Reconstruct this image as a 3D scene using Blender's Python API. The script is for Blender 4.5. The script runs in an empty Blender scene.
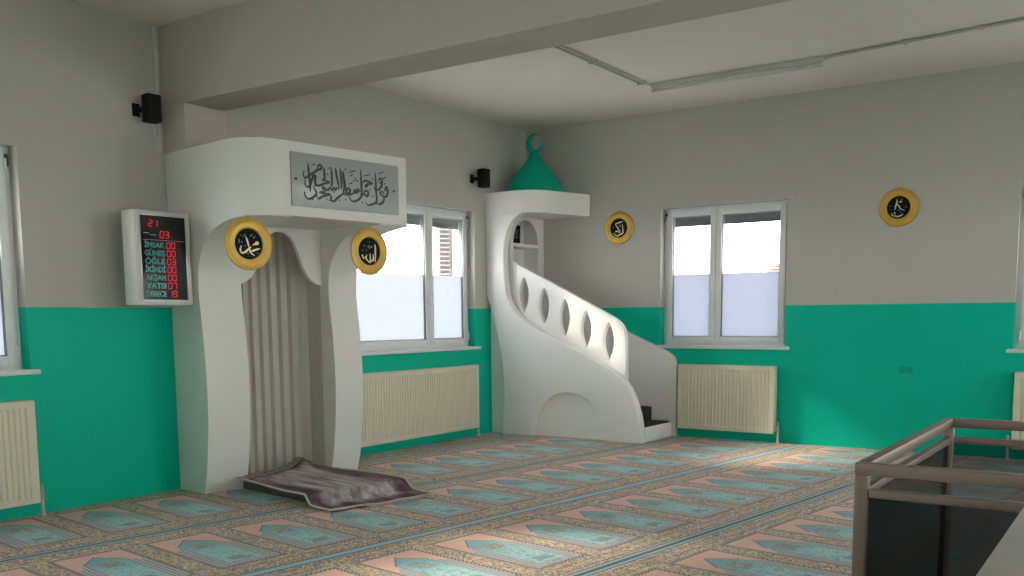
# light levels: sky, added fill lamps in unseen front and left openings, sun, exposure; window film tints
SKY, P_FRONT, P_LEFT, P_SUN, EXPO = 9, 1, 5, 5.5, .66
FILM_T, FILM_D = (.40, .41, .455, 1), (.1, .1, .108, 1)
import bpy, bmesh, math, random
from mathutils import Vector, Matrix
random.seed(7)
sc = bpy.context.scene
COL = sc.collection
# ------------------------------------------------------------------ helpers
def obj(name, bm, mat, parent=None, sharp=38, smooth=True):
    bmesh.ops.remove_doubles(bm, verts=bm.verts, dist=1e-5)
    bmesh.ops.recalc_face_normals(bm, faces=bm.faces)
    if smooth:
        lim = math.radians(sharp)
        for f in bm.faces: f.smooth = True
        for e in bm.edges:
            e.smooth = len(e.link_faces) == 2 and e.calc_face_angle(0) < lim
    me = bpy.data.meshes.new(name); bm.to_mesh(me); bm.free()
    o = bpy.data.objects.new(name, me); COL.objects.link(o)
    for m in (mat if isinstance(mat, (list, tuple)) else [mat]): me.materials.append(m)
    if parent: o.parent = parent
    return o
def thing(name, label, cat, loc=(0, 0, 0), rotz=0, group=None):
    o = bpy.data.objects.new(name, None); COL.objects.link(o)
    o.empty_display_size = .1; o.location = loc; o.rotation_euler = (0, 0, rotz)
    return tag(o, label, cat, group)
def tag(o, label, cat, group=None):
    o['label'] = label; o['category'] = cat
    if group: o['group'] = group
    return o
def struct(name, bm, mat, parent=None, **k):
    o = obj(name, bm, mat, parent, **k)
    if not parent: o['kind'] = 'structure'
    return o
def BM(): return bmesh.new()
def box(bm, a, b, bevel=0, M=None):
    lo = [min(a[i], b[i]) for i in range(3)]; hi = [max(a[i], b[i]) for i in range(3)]
    t = BM(); bmesh.ops.create_cube(t, size=1)
    for v in t.verts: v.co = Vector([lo[i] + (v.co[i] + .5) * (hi[i] - lo[i]) for i in range(3)])
    if bevel: bmesh.ops.bevel(t, geom=t.edges[:], offset=bevel, segments=2, affect='EDGES', profile=.5)
    merge(bm, t, M); return bm
def merge(bm, t, M=None):
    if M is not None: bmesh.ops.transform(t, matrix=M, verts=t.verts)
    me = bpy.data.meshes.new('tmp'); t.to_mesh(me); t.free(); bm.from_mesh(me); bpy.data.meshes.remove(me)
def tube(bm, pts, r, n=10, cap=True):
    pts = [Vector(p) for p in pts]; rings = []
    for i, p in enumerate(pts):
        d = (pts[min(i + 1, len(pts) - 1)] - pts[max(i - 1, 0)]).normalized()
        a = d.cross(Vector((0, 0, 1)))
        if a.length < .05: a = d.cross(Vector((1, 0, 0)))
        a.normalize(); b = d.cross(a)
        rings.append([bm.verts.new(p + (a * math.cos(2 * math.pi * k / n) + b * math.sin(2 * math.pi * k / n)) * r) for k in range(n)])
    for A, B in zip(rings, rings[1:]):
        for k in range(n): bm.faces.new((A[k], A[(k + 1) % n], B[(k + 1) % n], B[k]))
    if cap:
        bm.faces.new(rings[0]); bm.faces.new(rings[-1])
    return bm
def lathe(bm, prof, n=48, M=None):           # prof: (r,z) pairs
    t = BM(); rings = []
    for r, z in prof:
        if r < 1e-6: rings.append([t.verts.new((0, 0, z))])
        else: rings.append([t.verts.new((r * math.cos(2 * math.pi * k / n), r * math.sin(2 * math.pi * k / n), z)) for k in range(n)])
    for A, B in zip(rings, rings[1:]):
        for k in range(n):
            q = [A[k % len(A)], A[(k + 1) % len(A)], B[(k + 1) % len(B)], B[k % len(B)]]
            q = list(dict.fromkeys(q))
            if len(q) > 2: t.faces.new(q)
    merge(bm, t, M); return bm
def loft(bm, A, B, closed=True, caps=False):   # two equal rings of points
    a = [bm.verts.new(p) for p in A]; b = [bm.verts.new(p) for p in B]; n = len(a)
    for k in range(n if closed else n - 1): bm.faces.new((a[k], a[(k + 1) % n], b[(k + 1) % n], b[k]))
    if caps:
        for ring in (a, b):
            f = bm.faces.new(ring); f.normal_update(); bmesh.ops.triangulate(bm, faces=[f], ngon_method='EAR_CLIP')
    return bm
def prism(bm, poly, h0, h1, fn):
    return loft(bm, [fn(p[0], p[1], h0) for p in poly], [fn(p[0], p[1], h1) for p in poly], True, True)
def spline(pts, per=8, closed=False):
    P = [Vector((p[0], p[1], 0)) for p in pts]; out = []; n = len(P)
    rng = range(n) if closed else range(n - 1)
    for i in rng:
        if closed: a, b, c, d = P[i - 1], P[i], P[(i + 1) % n], P[(i + 2) % n]
        else:
            b, c = P[i], P[i + 1]
            a = P[i - 1] if i else b * 2 - c
            d = P[i + 2] if i + 2 < n else c * 2 - b
        for k in range(per):
            t = k / per
            q = .5 * ((2 * b) + (c - a) * t + (2 * a - 5 * b + 4 * c - d) * t * t + (3 * b - a - 3 * c + d) * t ** 3)
            out.append((q.x, q.y))
    if not closed: out.append((P[-1].x, P[-1].y))
    return out
def panel(contours, half, fn, bevel=0):       # 2D outline with holes -> solid slab; fn maps (a,b,h) to the world
    cu = bpy.data.curves.new('tmp', 'CURVE'); cu.dimensions = '2D'; cu.fill_mode = 'BOTH'
    cu.extrude = half - bevel; cu.bevel_depth = bevel; cu.bevel_resolution = 2; cu.offset = -bevel
    for c in contours:
        s = cu.splines.new('POLY'); s.points.add(len(c) - 1); s.use_cyclic_u = True
        for p, q in zip(s.points, c): p.co = (q[0], q[1], 0, 1)
    o = bpy.data.objects.new('tmp', cu); COL.objects.link(o)
    me = bpy.data.meshes.new_from_object(o.evaluated_get(bpy.context.evaluated_depsgraph_get()))
    bm = BM(); bm.from_mesh(me)
    bpy.data.objects.remove(o); bpy.data.curves.remove(cu); bpy.data.meshes.remove(me)
    for v in bm.verts: v.co = Vector(fn(v.co.x, v.co.y, v.co.z))
    return bm
def stroke(bm, pts, w, fn, h=.002, taper=.35, per=6):    # a pen stroke as a thin raised ribbon
    P = spline(pts, per) if len(pts) > 2 else [(pts[0][0] + (pts[1][0] - pts[0][0]) * k / 4, pts[0][1] + (pts[1][1] - pts[0][1]) * k / 4) for k in range(5)]
    L, R = [], []; n = len(P)
    for i, p in enumerate(P):
        a, b = P[max(i - 1, 0)], P[min(i + 1, n - 1)]
        d = Vector((b[0] - a[0], b[1] - a[1])); d = d.normalized() if d.length else Vector((1, 0))
        t = i / (n - 1); k = w * .5 * (taper + (1 - taper) * min(1, 5 * t, 3.0 * (1 - t) + .1))
        k *= .75 + .5 * abs(d.x * .5 + d.y * .8)
        L.append((p[0] - d.y * k, p[1] + d.x * k)); R.append((p[0] + d.y * k, p[1] - d.x * k))
    for i in range(n - 1):
        q = [L[i], L[i + 1], R[i + 1], R[i]]
        lo = [bm.verts.new(fn(a, b, 0)) for a, b in q]; hi = [bm.verts.new(fn(a, b, h)) for a, b in q]
        bm.faces.new(hi)
        for j in range(4): bm.faces.new((lo[j], lo[(j + 1) % 4], hi[(j + 1) % 4], hi[j]))
    return bm
def dot(bm, c, r, fn, h=.002, n=8):
    return prism(bm, [(c[0] + r * math.cos(2 * math.pi * k / n), c[1] + r * math.sin(2 * math.pi * k / n)) for k in range(n)], 0, h, fn)
# ------------------------------------------------------------------ materials
class NT:
    def __init__(s, name):
        s.m = bpy.data.materials.new(name); s.m.use_nodes = True; s.t = s.m.node_tree; s.t.nodes.clear()
        s.out = s.n('ShaderNodeOutputMaterial')
    def n(s, k, **kw):
        q = s.t.nodes.new(k)
        for a, b in kw.items(): setattr(q, a, b)
        return q
    def put(s, sock, v):
        if isinstance(v, bpy.types.NodeSocket): s.t.links.new(v, sock)
        elif isinstance(v, (tuple, list)) and len(v) == 3 and sock.type == 'RGBA': sock.default_value = (*v, 1)
        else: sock.default_value = v
    def math(s, op, a, b=0.0, c=None, clamp=False):
        q = s.n('ShaderNodeMath', operation=op, use_clamp=clamp); s.put(q.inputs[0], a); s.put(q.inputs[1], b)
        if c is not None: s.put(q.inputs[2], c)
        return q.outputs[0]
    def mix(s, f, a, b):
        q = s.n('ShaderNodeMix', data_type='RGBA'); s.put(q.inputs[0], f); s.put(q.inputs[6], a); s.put(q.inputs[7], b)
        return q.outputs[2]
    def coord(s, kind='Object'):
        return s.n('ShaderNodeTexCoord').outputs[kind]
    def noise(s, scale, detail=3, vec=None, rough=.55):
        q = s.n('ShaderNodeTexNoise'); q.inputs['Scale'].default_value = scale; q.inputs['Detail'].default_value = detail
        q.inputs['Roughness'].default_value = rough
        s.put(q.inputs['Vector'], vec if vec is not None else s.coord()); return q.outputs['Fac']
    def bump(s, h, strength=.1, dist=.01):
        q = s.n('ShaderNodeBump'); q.inputs['Strength'].default_value = strength; q.inputs['Distance'].default_value = dist
        s.put(q.inputs['Height'], h); return q.outputs[0]
    def bsdf(s, color, rough=.5, metal=0, spec=.5, normal=None, **kw):
        q = s.n('ShaderNodeBsdfPrincipled'); s.put(q.inputs['Base Color'], color); s.put(q.inputs['Roughness'], rough)
        q.inputs['Metallic'].default_value = metal; q.inputs['Specular IOR Level'].default_value = spec
        if normal is not None: s.put(q.inputs['Normal'], normal)
        for k, v in kw.items(): s.put(q.inputs[k], v)
        return q.outputs[0]
    def done(s, sh): s.t.links.new(sh, s.out.inputs[0]); return s.m
def simple(name, c, rough=.5, metal=0, spec=.5, var=.06, nscale=6, bump=0, bscale=80, **kw):
    t = NT(name); f = t.noise(nscale)
    a = tuple(max(0, x * (1 - var)) for x in c); b = tuple(min(1, x * (1 + var)) for x in c)
    nrm = t.bump(t.noise(bscale, 4), bump, .004) if bump else None
    return t.done(t.bsdf(t.mix(f, a, b), rough, metal, spec, nrm, **kw))
M = {}
def wall_mat():
    t = NT('two_tone_wall_paint'); co = t.coord()
    sx = t.n('ShaderNodeSeparateXYZ'); t.put(sx.inputs[0], co)
    wob = t.math('MULTIPLY', t.math('SUBTRACT', t.noise(5, 2), .5), .006)
    fac = t.math('GREATER_THAN', t.math('ADD', sx.outputs[2], wob), 1.383)
    n = t.noise(1.3, 5)
    white = t.mix(n, (.50, .482, .447), (.545, .527, .49))
    green = t.mix(n, (.0, .49, .335), (.0, .555, .38))
    bump = t.bump(t.noise(45, 5), .12, .006)
    return t.done(t.bsdf(t.mix(fac, green, white), t.math('ADD', .48, t.math('MULTIPLY', fac, .35)), 0, .15, bump))
M['wall'] = wall_mat()
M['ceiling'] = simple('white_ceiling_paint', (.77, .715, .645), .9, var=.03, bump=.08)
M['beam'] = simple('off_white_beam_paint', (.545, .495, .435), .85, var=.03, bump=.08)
M['plaster'] = simple('smooth_white_plaster', (.80, .785, .755), .55, var=.03, nscale=2, bump=.04, bscale=25)
M['plaster2'] = simple('white_lacquered_board', (.88, .868, .845), .42, var=.02, nscale=3)
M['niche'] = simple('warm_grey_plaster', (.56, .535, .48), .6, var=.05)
M['green'] = simple('green_gloss_paint', (.0, .40, .28), .45, 0, .2, var=.05)
M['cream'] = simple('cream_radiator_enamel', (.74, .68, .55), .4, var=.03)
M['pvc'] = simple('white_window_plastic', (.78, .79, .80), .35, var=.02)
M['seal'] = simple('dark_grey_rubber', (.05, .05, .052), .6)
M['gasket'] = simple('grey_window_gasket', (.22, .225, .23), .6)
M['roller'] = simple('grey_roller_slats', (.13, .13, .135), .6)
M['black'] = simple('black_plastic', (.006, .006, .0065), .6, 0, .2)
M['chrome'] = simple('dull_chrome', (.55, .54, .5), .3, .9)
M['wires'] = simple('white_cable_trunking', (.60, .59, .56), .5)
M['conduit'] = simple('grey_conduit', (.50, .48, .45), .5)
M['gold'] = simple('gold_lacquer_rim', (.62, .38, .065), .38, .3, var=.18, nscale=14)
M['disc'] = simple('black_velvet_disc', (.004, .006, .008), .6, 0, .15)
M['goldink'] = simple('pale_gold_lettering', (.72, .62, .36), .35, .3)
M['greyink'] = simple('grey_gold_ornament', (.16, .19, .17), .5)
M['sign'] = simple('pale_grey_glass_board', (.40, .425, .425), .25, var=.03)
M['ink'] = simple('dark_grey_lettering', (.055, .065, .068), .5)
M['rail'] = simple('brown_anodised_aluminium', (.215, .155, .13), .42, .15, var=.08)
M['wood'] = simple('pale_grey_wood', (.40, .385, .375), .5, var=.2, nscale=9)
M['groove'] = simple('dark_groove_strip', (.09, .085, .08), .6)
M['step_carpet'] = simple('dark_brown_step_carpet', (.035, .03, .028), .95, var=.3, nscale=60)
M['pad'] = simple('dark_brown_foam', (.15, .125, .10), .95, var=.3, nscale=40)
M['cord'] = simple('cream_binding', (.62, .55, .48), .9, var=.1, nscale=40)
M['tan_fringe'] = simple('tan_fringe_threads', (.36, .29, .22), .95, var=.3, nscale=60)
M['case'] = simple('white_clock_case', (.66, .65, .62), .45, var=.02)
M['screen'] = simple('black_acrylic_screen', (.006, .006, .008), .12)
M['bezel'] = simple('silver_bezel', (.6, .6, .6), .3, .8)
M['labelink'] = simple('teal_printed_lettering', (.10, .46, .44), .5)
M['whiteink'] = simple('white_printed_line', (.35, .35, .35), .5)
M['cover'] = simple('dark_blue_picture', (.05, .085, .12), .4)
M['pages'] = simple('book_pages', (.45, .42, .36), .8)
M['tile'] = simple('red_roof_tile', (.105, .032, .018), .8, var=.25, nscale=8)
M['render'] = simple('beige_house_render', (.075, .052, .045), .9)
M['ground'] = simple('grey_asphalt', (.36, .36, .35), .95)
M['slat'] = simple('dark_shutter_slats', (.02, .019, .02), .7)
def emit(name, c, s):
    t = NT(name); e = t.n('ShaderNodeEmission'); e.inputs[0].default_value = (*c, 1); e.inputs[1].default_value = s
    return t.done(e.outputs[0])
M['led'] = emit('red_led_segments', (1, .03, .045), .55)
def glass(name, tint, gl):
    t = NT(name); a = t.n('ShaderNodeBsdfTransparent'); a.inputs[0].default_value = (*tint, 1)
    g = t.n('ShaderNodeBsdfGlossy'); g.inputs['Roughness'].default_value = .03; g.inputs[0].default_value = (1, 1, 1, 1)
    f = t.n('ShaderNodeFresnel'); f.inputs[0].default_value = 1.45
    m = t.n('ShaderNodeMixShader'); t.put(m.inputs[0], t.math('MULTIPLY', f.outputs[0], gl))
    t.t.links.new(a.outputs[0], m.inputs[1]); t.t.links.new(g.outputs[0], m.inputs[2])
    return t.done(m.outputs[0])
M['glass'] = glass('clear_window_glass', (.95, .965, .97), .22)
def smoked():
    t = NT('smoked_acrylic'); g = t.n('ShaderNodeNewGeometry'); dp = t.n('ShaderNodeVectorMath', operation='DOT_PRODUCT')
    t.t.links.new(g.outputs['Normal'], dp.inputs[0]); t.t.links.new(g.outputs['Incoming'], dp.inputs[1])
    ct = t.math('ABSOLUTE', dp.outputs['Value'])
    inside = t.math('SQRT', t.math('SUBTRACT', 1, t.math('DIVIDE', t.math('SUBTRACT', 1, t.math('MULTIPLY', ct, ct)), 2.2)))
    path = t.math('DIVIDE', 1, inside)                      # longer way through the sheet at a slant: Beer's law per face
    cc = t.n('ShaderNodeCombineColor')
    for i, k in enumerate((.55, .565, .57)): t.put(cc.inputs[i], t.math('POWER', k, path))
    a = t.n('ShaderNodeBsdfTransparent'); t.put(a.inputs[0], cc.outputs[0])
    gl = t.n('ShaderNodeBsdfGlossy'); gl.inputs['Roughness'].default_value = .04
    f = t.n('ShaderNodeFresnel'); f.inputs[0].default_value = 1.4
    m = t.n('ShaderNodeMixShader'); t.put(m.inputs[0], t.math('MULTIPLY', f.outputs[0], .15))
    t.t.links.new(a.outputs[0], m.inputs[1]); t.t.links.new(gl.outputs[0], m.inputs[2]); return t.done(m.outputs[0])
M['smoked'] = smoked()
def film():
    t = NT('frosted_window_film'); a = t.n('ShaderNodeBsdfTranslucent'); a.inputs[0].default_value = FILM_T
    d = t.n('ShaderNodeBsdfTransparent'); d.inputs[0].default_value = FILM_D
    m = t.n('ShaderNodeMixShader'); m.inputs[0].default_value = .30
    t.t.links.new(a.outputs[0], m.inputs[1]); t.t.links.new(d.outputs[0], m.inputs[2]); return t.done(m.outputs[0])
M['film'] = film()
def rug_mat():
    t = NT('purple_prayer_rug_pile'); co = t.coord('UV'); sx = t.n('ShaderNodeSeparateXYZ'); t.put(sx.inputs[0], co)
    u, v = sx.outputs[0], sx.outputs[1]
    mp = t.n('ShaderNodeMapping'); mp.inputs['Scale'].default_value = (9, 3.5, 1); t.put(mp.inputs[0], co)
    n1 = t.noise(1, 6, mp.outputs[0], .65); n2 = t.noise(60, 3, co)
    edge = t.math('MINIMUM', t.math('MINIMUM', u, t.math('SUBTRACT', 1, u)), t.math('MINIMUM', t.math('MULTIPLY', v, 1.4), t.math('MULTIPLY', t.math('SUBTRACT', 1, v), 1.2)))
    field = t.math('MULTIPLY', t.math('SUBTRACT', edge, .10), 9, clamp=True)
    streak = t.math('MULTIPLY', t.math('SUBTRACT', n1, .40), 4.5, clamp=True)
    a = t.mix(streak, (.27, .215, .23), (.68, .645, .655))
    b = t.mix(streak, (.07, .042, .053), (.27, .155, .185))
    c = t.mix(field, b, a)
    c = t.mix(t.math('MULTIPLY', n2, .3), c, (.2, .15, .17))
    return t.done(t.bsdf(c, .95, 0, .1, t.bump(n2, .5, .01)))
M['rug'] = rug_mat()
def carpet_mat():
    t = NT('prayer_row_carpet_pile'); mp = t.n('ShaderNodeMapping'); mp.inputs['Rotation'].default_value = (0, 0, math.radians(8.1))
    t.put(mp.inputs[0], t.coord()); co = mp.outputs[0]; sx = t.n('ShaderNodeSeparateXYZ'); t.put(sx.inputs[0], co)
    x, y = sx.outputs[0], sx.outputs[1]
    P, W = 1.272, .537
    rowf = t.math('DIVIDE', t.math('SUBTRACT', -.725, y), P)
    row = t.math('FLOOR', rowf); d = t.math('MULTIPLY', t.math('FRACT', rowf), P)
    s = t.math('ABSOLUTE', t.math('SUBTRACT', t.math('MULTIPLY', t.math('FRACT', t.math('DIVIDE', t.math('ADD', x, 4.62 + 20 * W + W / 2), W)), W), W / 2))
    def lt(a, b): return t.math('LESS_THAN', a, b)
    def gt(a, b): return t.math('GREATER_THAN', a, b)
    def AND(*a):
        r = a[0]
        for q in a[1:]: r = t.math('MULTIPLY', r, q)
        return r
    def vor(scale, out='Color'):
        q = t.n('ShaderNodeTexVoronoi'); q.inputs['Scale'].default_value = scale; t.put(q.inputs['Vector'], co); return q.outputs[out]
    def spots(scale, lo):
        q = t.n('ShaderNodeSeparateXYZ'); t.put(q.inputs[0], vor(scale)); return q
    v1 = spots(84, 0)
    # floral ground between the mats: gold, brown-grey, rust and blue specks
    g = t.mix(gt(v1.outputs[0], .40), (.20, .175, .165), (.58, .41, .18))
    g = t.mix(gt(v1.outputs[1], .80), g, (.78, .64, .42))
    g = t.mix(gt(v1.outputs[2], .84), g, (.62, .30, .20))
    g = t.mix(AND(gt(v1.outputs[2], .12), lt(v1.outputs[2], .22)), g, (.07, .10, .18))
    # field corner colour, arch, bands
    v2 = spots(60, 0)
    pink = t.mix(gt(v2.outputs[0], .7), (.82, .42, .33), (.72, .49, .38))
    tip = t.math('ADD', .315, t.math('MULTIPLY', s, 1.25))          # the pointed arch: roof edge
    nz = t.noise(22, 3, co)
    deep = t.math('MULTIPLY', t.math('SUBTRACT', d, .40), 3.2, clamp=True)
    teal = t.mix(deep, (.13, .38, .45), (.33, .65, .65))
    blot = AND(lt(s, t.math('ADD', .015, t.math('MULTIPLY', nz, .085))), t.math('LESS_THAN', t.math('ABSOLUTE', t.math('SUBTRACT', d, .52)), t.math('ADD', .02, t.math('MULTIPLY', nz, .09))))
    teal = t.mix(t.math('MULTIPLY', blot, gt(v1.outputs[0], .35)), teal, (.26, .25, .13))
    blot2 = AND(lt(s, t.math('MULTIPLY', nz, .11)), t.math('LESS_THAN', t.math('ABSOLUTE', t.math('SUBTRACT', d, .90)), t.math('MULTIPLY', nz, .075)))
    teal = t.mix(t.math('MULTIPLY', blot2, .75), teal, (.17, .22, .20))
    scr = AND(t.math('LESS_THAN', t.math('ABSOLUTE', t.math('SUBTRACT', t.noise(16, 2, co), .5)), .022), gt(d, .45)); teal = t.mix(t.math('MULTIPLY', scr, .6), teal, (.10, .20, .24))
    stripe = gt(t.math('FRACT', t.math('MULTIPLY', s, 38)), .5)
    band = t.mix(stripe, (.20, .23, .31), (.56, .50, .48))
    base = t.mix(gt(v2.outputs[1], .55), (.31, .33, .41), (.50, .44, .45))
    c = g
    fld = AND(lt(s, .210), gt(d, .208), lt(d, 1.062))
    zig = t.math('MULTIPLY', gt(t.math('FRACT', t.math('MULTIPLY', t.math('ADD', d, s), 34)), .42), 1)
    c = t.mix(fld, c, t.mix(zig, (.02, .025, .05), (.34, .27, .23)))        # dotted outline of each mat
    inn = AND(lt(s, .186), gt(d, .236), lt(d, 1.03))
    c = t.mix(inn, c, base)
    upper = AND(lt(s, .186), gt(d, .236), lt(d, .56)); c = t.mix(upper, c, pink)
    bands = AND(lt(s, .186), gt(d, t.math('ADD', .33, t.math('MULTIPLY', s, 1.25))), gt(s, .09), lt(d, 1.0)); c = t.mix(bands, c, band)
    arch = AND(lt(s, .108), gt(d, tip), lt(d, .965)); c = t.mix(arch, c, teal)
    trim = AND(lt(s, .118), gt(d, t.math('SUBTRACT', tip, .016)), lt(d, tip)); c = t.mix(trim, c, (.09, .13, .16))
    # inner thin border rows beside the lines
    for lo_, hi_ in ((.075, .088), (1.185, 1.198), (.150, .160), (1.112, 1.122)):
        m = AND(gt(d, lo_), lt(d, hi_)); c = t.mix(t.math('MULTIPLY', m, zig), c, (.05, .06, .09))
    # the row line: every second one is a dark teal seam edged in light blue
    alt = t.math('GREATER_THAN', t.math('FRACT', t.math('MULTIPLY', t.math('ADD', t.math('ROUND', rowf), 40), .5)), .25)
    dd = t.math('MINIMUM', d, t.math('SUBTRACT', P, d))
    c = t.mix(lt(dd, .050), c, t.mix(zig, (.05, .075, .11), (.20, .20, .19)))
    lt_c = (.28, .54, .64)
    mid = t.mix(alt, lt_c, t.mix(lt(dd, .017), lt_c, (.006, .06, .075)))
    c = t.mix(lt(dd, t.math('ADD', .026, t.math('MULTIPLY', alt, .008))), c, mid)
    fine = t.noise(140, 2, co); big = t.noise(1.1, 3, co)
    c = t.mix(t.math('MULTIPLY', t.math('SUBTRACT', fine, .35), 1.1, clamp=True), c, (.10, .09, .09))
    c = t.mix(t.math('MULTIPLY', big, .06), c, (.35, .33, .30))
    return t.done(t.bsdf(c, .92, 0, .12, t.bump(fine, .4, .006), **{'Sheen Weight': .25, 'Sheen Roughness': .5}))
M['carpet'] = carpet_mat()
# pen strokes of the writing, in metres (board) or disc radii (plaques)
SIGN_S = [[(0.46, 2.378), (0.464, 2.336), (0.469, 2.28), (0.475, 2.23), (0.472, 2.183)], [(0.541, 2.346), (0.546, 2.366), (0.562, 2.379), (0.579, 2.366), (0.563, 2.347), (0.542, 2.341), (0.501, 2.315), (0.465, 2.293), (0.434, 2.275), (0.42, 2.295), (0.427, 2.325)], [(0.434, 2.269), (0.432, 2.233), (0.449, 2.215), (0.472, 2.226), (0.486, 2.26), (0.505, 2.297), (0.523, 2.296), (0.517, 2.27), (0.523, 2.238), (0.552, 2.234), (0.597, 2.252), (0.639, 2.264), (0.621, 2.273), (0.58, 2.276), (0.594, 2.286)], [(0.498, 2.225), (0.516, 2.198), (0.524, 2.173), (0.484, 2.141), (0.45, 2.135), (0.429, 2.154), (0.426, 2.183)], [(0.514, 2.295), (0.519, 2.256), (0.52, 2.223)], [(0.597, 2.361), (0.6, 2.314), (0.6, 2.263)], [(0.661, 2.368), (0.663, 2.313), (0.663, 2.262), (0.651, 2.232)], [(0.698, 2.372), (0.705, 2.325), (0.717, 2.275), (0.725, 2.228)], [(0.739, 2.372), (0.745, 2.322), (0.749, 2.263), (0.742, 2.226)], [(0.762, 2.353), (0.77, 2.309), (0.78, 2.259), (0.776, 2.221)], [(0.725, 2.223), (0.707, 2.233), (0.692, 2.216), (0.679, 2.231), (0.66, 2.213), (0.642, 2.224), (0.618, 2.207), (0.592, 2.226), (0.578, 2.216), (0.6, 2.202), (0.577, 2.185), (0.548, 2.185)], [(0.524, 2.17), (0.541, 2.142), (0.576, 2.16), (0.64, 2.18), (0.595, 2.182), (0.557, 2.186), (0.582, 2.2)], [(0.64, 2.187), (0.653, 2.166), (0.65, 2.143), (0.675, 2.135), (0.713, 2.164), (0.761, 2.194), (0.807, 2.209)], [(0.767, 2.355), (0.769, 2.303), (0.773, 2.245), (0.755, 2.191)], [(0.769, 2.187), (0.807, 2.194), (0.825, 2.227), (0.806, 2.239), (0.788, 2.213), (0.807, 2.192), (0.855, 2.206), (0.908, 2.222)], [(0.853, 2.211), (0.87, 2.231), (0.884, 2.212), (0.899, 2.241), (0.915, 2.222)], [(0.926, 2.383), (0.928, 2.319), (0.93, 2.259), (0.927, 2.199), (0.901, 2.166), (0.854, 2.148), (0.824, 2.16), (0.82, 2.181)], [(0.942, 2.289), (0.969, 2.308), (1.031, 2.295), (0.985, 2.283), (0.968, 2.263), (0.994, 2.271)], [(0.931, 2.193), (0.956, 2.209), (0.98, 2.194), (0.993, 2.227), (0.964, 2.234), (0.945, 2.206)], [(1.063, 2.378), (1.065, 2.317), (1.067, 2.249), (1.069, 2.165), (1.03, 2.143), (0.988, 2.132), (0.965, 2.149)], [(1.095, 2.313), (1.099, 2.328), (1.116, 2.338), (1.128, 2.317), (1.108, 2.302), (1.125, 2.306), (1.118, 2.277), (1.087, 2.251), (1.056, 2.252), (1.046, 2.268)], [(1.182, 2.252), (1.154, 2.253), (1.168, 2.281), (1.18, 2.259), (1.171, 2.216), (1.142, 2.206), (1.115, 2.219), (1.111, 2.238), (1.136, 2.24), (1.143, 2.217)], [(1.145, 2.206), (1.135, 2.17), (1.1, 2.148), (1.068, 2.154)]]
SIGN_D = [[(0.499, 2.368), (0.522, 2.382)], [(0.636, 2.36), (0.656, 2.371)], [(0.634, 2.135), (0.648, 2.144)], [(0.484, 2.13), (0.499, 2.137)], [(0.722, 2.143), (0.736, 2.151)], [(0.817, 2.351), (0.884, 2.374)], [(0.951, 2.339), (1.015, 2.358)], [(1.095, 2.368), (1.146, 2.39)], [(1.124, 2.333), (1.173, 2.355)], [(0.83, 2.328), (0.85, 2.341)], [(0.819, 2.27), (0.85, 2.283)], [(0.775, 2.367), (0.794, 2.374)]]
SIGN_O = [(0.356, 2.263), (0.627, 2.321), (0.612, 2.145), (0.678, 2.201), (0.877, 2.314), (0.892, 2.299), (0.865, 2.298), (1.239, 2.255), (1.151, 2.303), (1.034, 2.326), (1.009, 2.248), (1.032, 2.199), (0.935, 2.147), (0.782, 2.156)]
PLAQUE_1 = [[(-0.21, 0.5), (-0.09, 0.14), (0.01, -0.23)], [(-0.57, -0.12), (-0.66, -0.42), (-0.54, -0.63), (-0.28, -0.54), (-0.01, -0.31), (0.17, -0.2)], [(0.01, -0.25), (0.06, -0.46), (0.17, -0.63), (0.41, -0.79)], [(0.15, -0.52), (0.31, -0.44), (0.57, -0.35), (0.83, -0.28)], [(0.28, -0.09), (0.52, 0.07), (0.64, 0.16), (0.69, 0.07), (0.59, 0.0), (0.45, -0.03)], [(-0.42, 0.46), (-0.21, 0.69)], [(-0.73, 0.35), (-0.73, 0.03)], [(-0.57, 0.18), (-0.5, 0.07)], [(0.09, 0.54), (0.31, 0.66)], [(0.33, 0.41), (0.5, 0.56)], [(-0.61, 0.63), (-0.54, 0.54)], [(-0.12, -0.59), (-0.07, -0.71)], [(0.61, -0.57), (0.67, -0.63)], [(-0.32, -0.13), (-0.23, -0.13)]]
PLAQUE_2 = [[(0.55, 0.58), (0.59, 0.17), (0.55, -0.81)], [(0.35, -0.19), (0.37, -0.62), (0.21, -0.71), (0.09, -0.62), (0.05, -0.15)], [(0.06, -0.62), (0.04, -0.83), (-0.13, -0.76), (-0.34, -0.54), (-0.26, -0.27)], [(-0.32, -0.4), (-0.43, -0.51), (-0.21, -0.62)], [(-0.69, -0.25), (-0.66, -0.44), (-0.54, -0.59)], [(-0.11, 0.21), (-0.08, 0.42), (0.12, 0.35), (0.32, 0.46)], [(-0.05, 0.24), (0.33, 0.33)], [(-0.58, 0.46), (-0.37, 0.38)], [(-0.37, 0.15), (-0.24, 0.04)], [(0.01, 0.75), (0.08, 0.65)], [(-0.74, 0.12), (-0.58, 0.0)]]
PLAQUE_3 = [[(0.49, 0.7), (0.07, 0.58), (-0.34, 0.48), (-0.43, 0.36)], [(-0.43, 0.38), (-0.13, 0.0), (0.21, -0.42)], [(-0.71, -0.54), (-0.46, -0.72), (-0.18, -0.89), (0.07, -0.77), (0.46, -0.62), (0.53, -0.38), (0.44, 0.38)], [(-0.48, -0.45), (-0.18, -0.33), (0.07, -0.49), (0.21, -0.57)], [(-0.01, 0.2), (0.15, 0.3), (0.25, 0.12), (0.19, 0.0)], [(-0.71, 0.16), (-0.62, 0.0)], [(-0.18, -0.52), (-0.1, -0.6)], [(0.56, -0.2), (0.68, -0.32)]]
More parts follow.
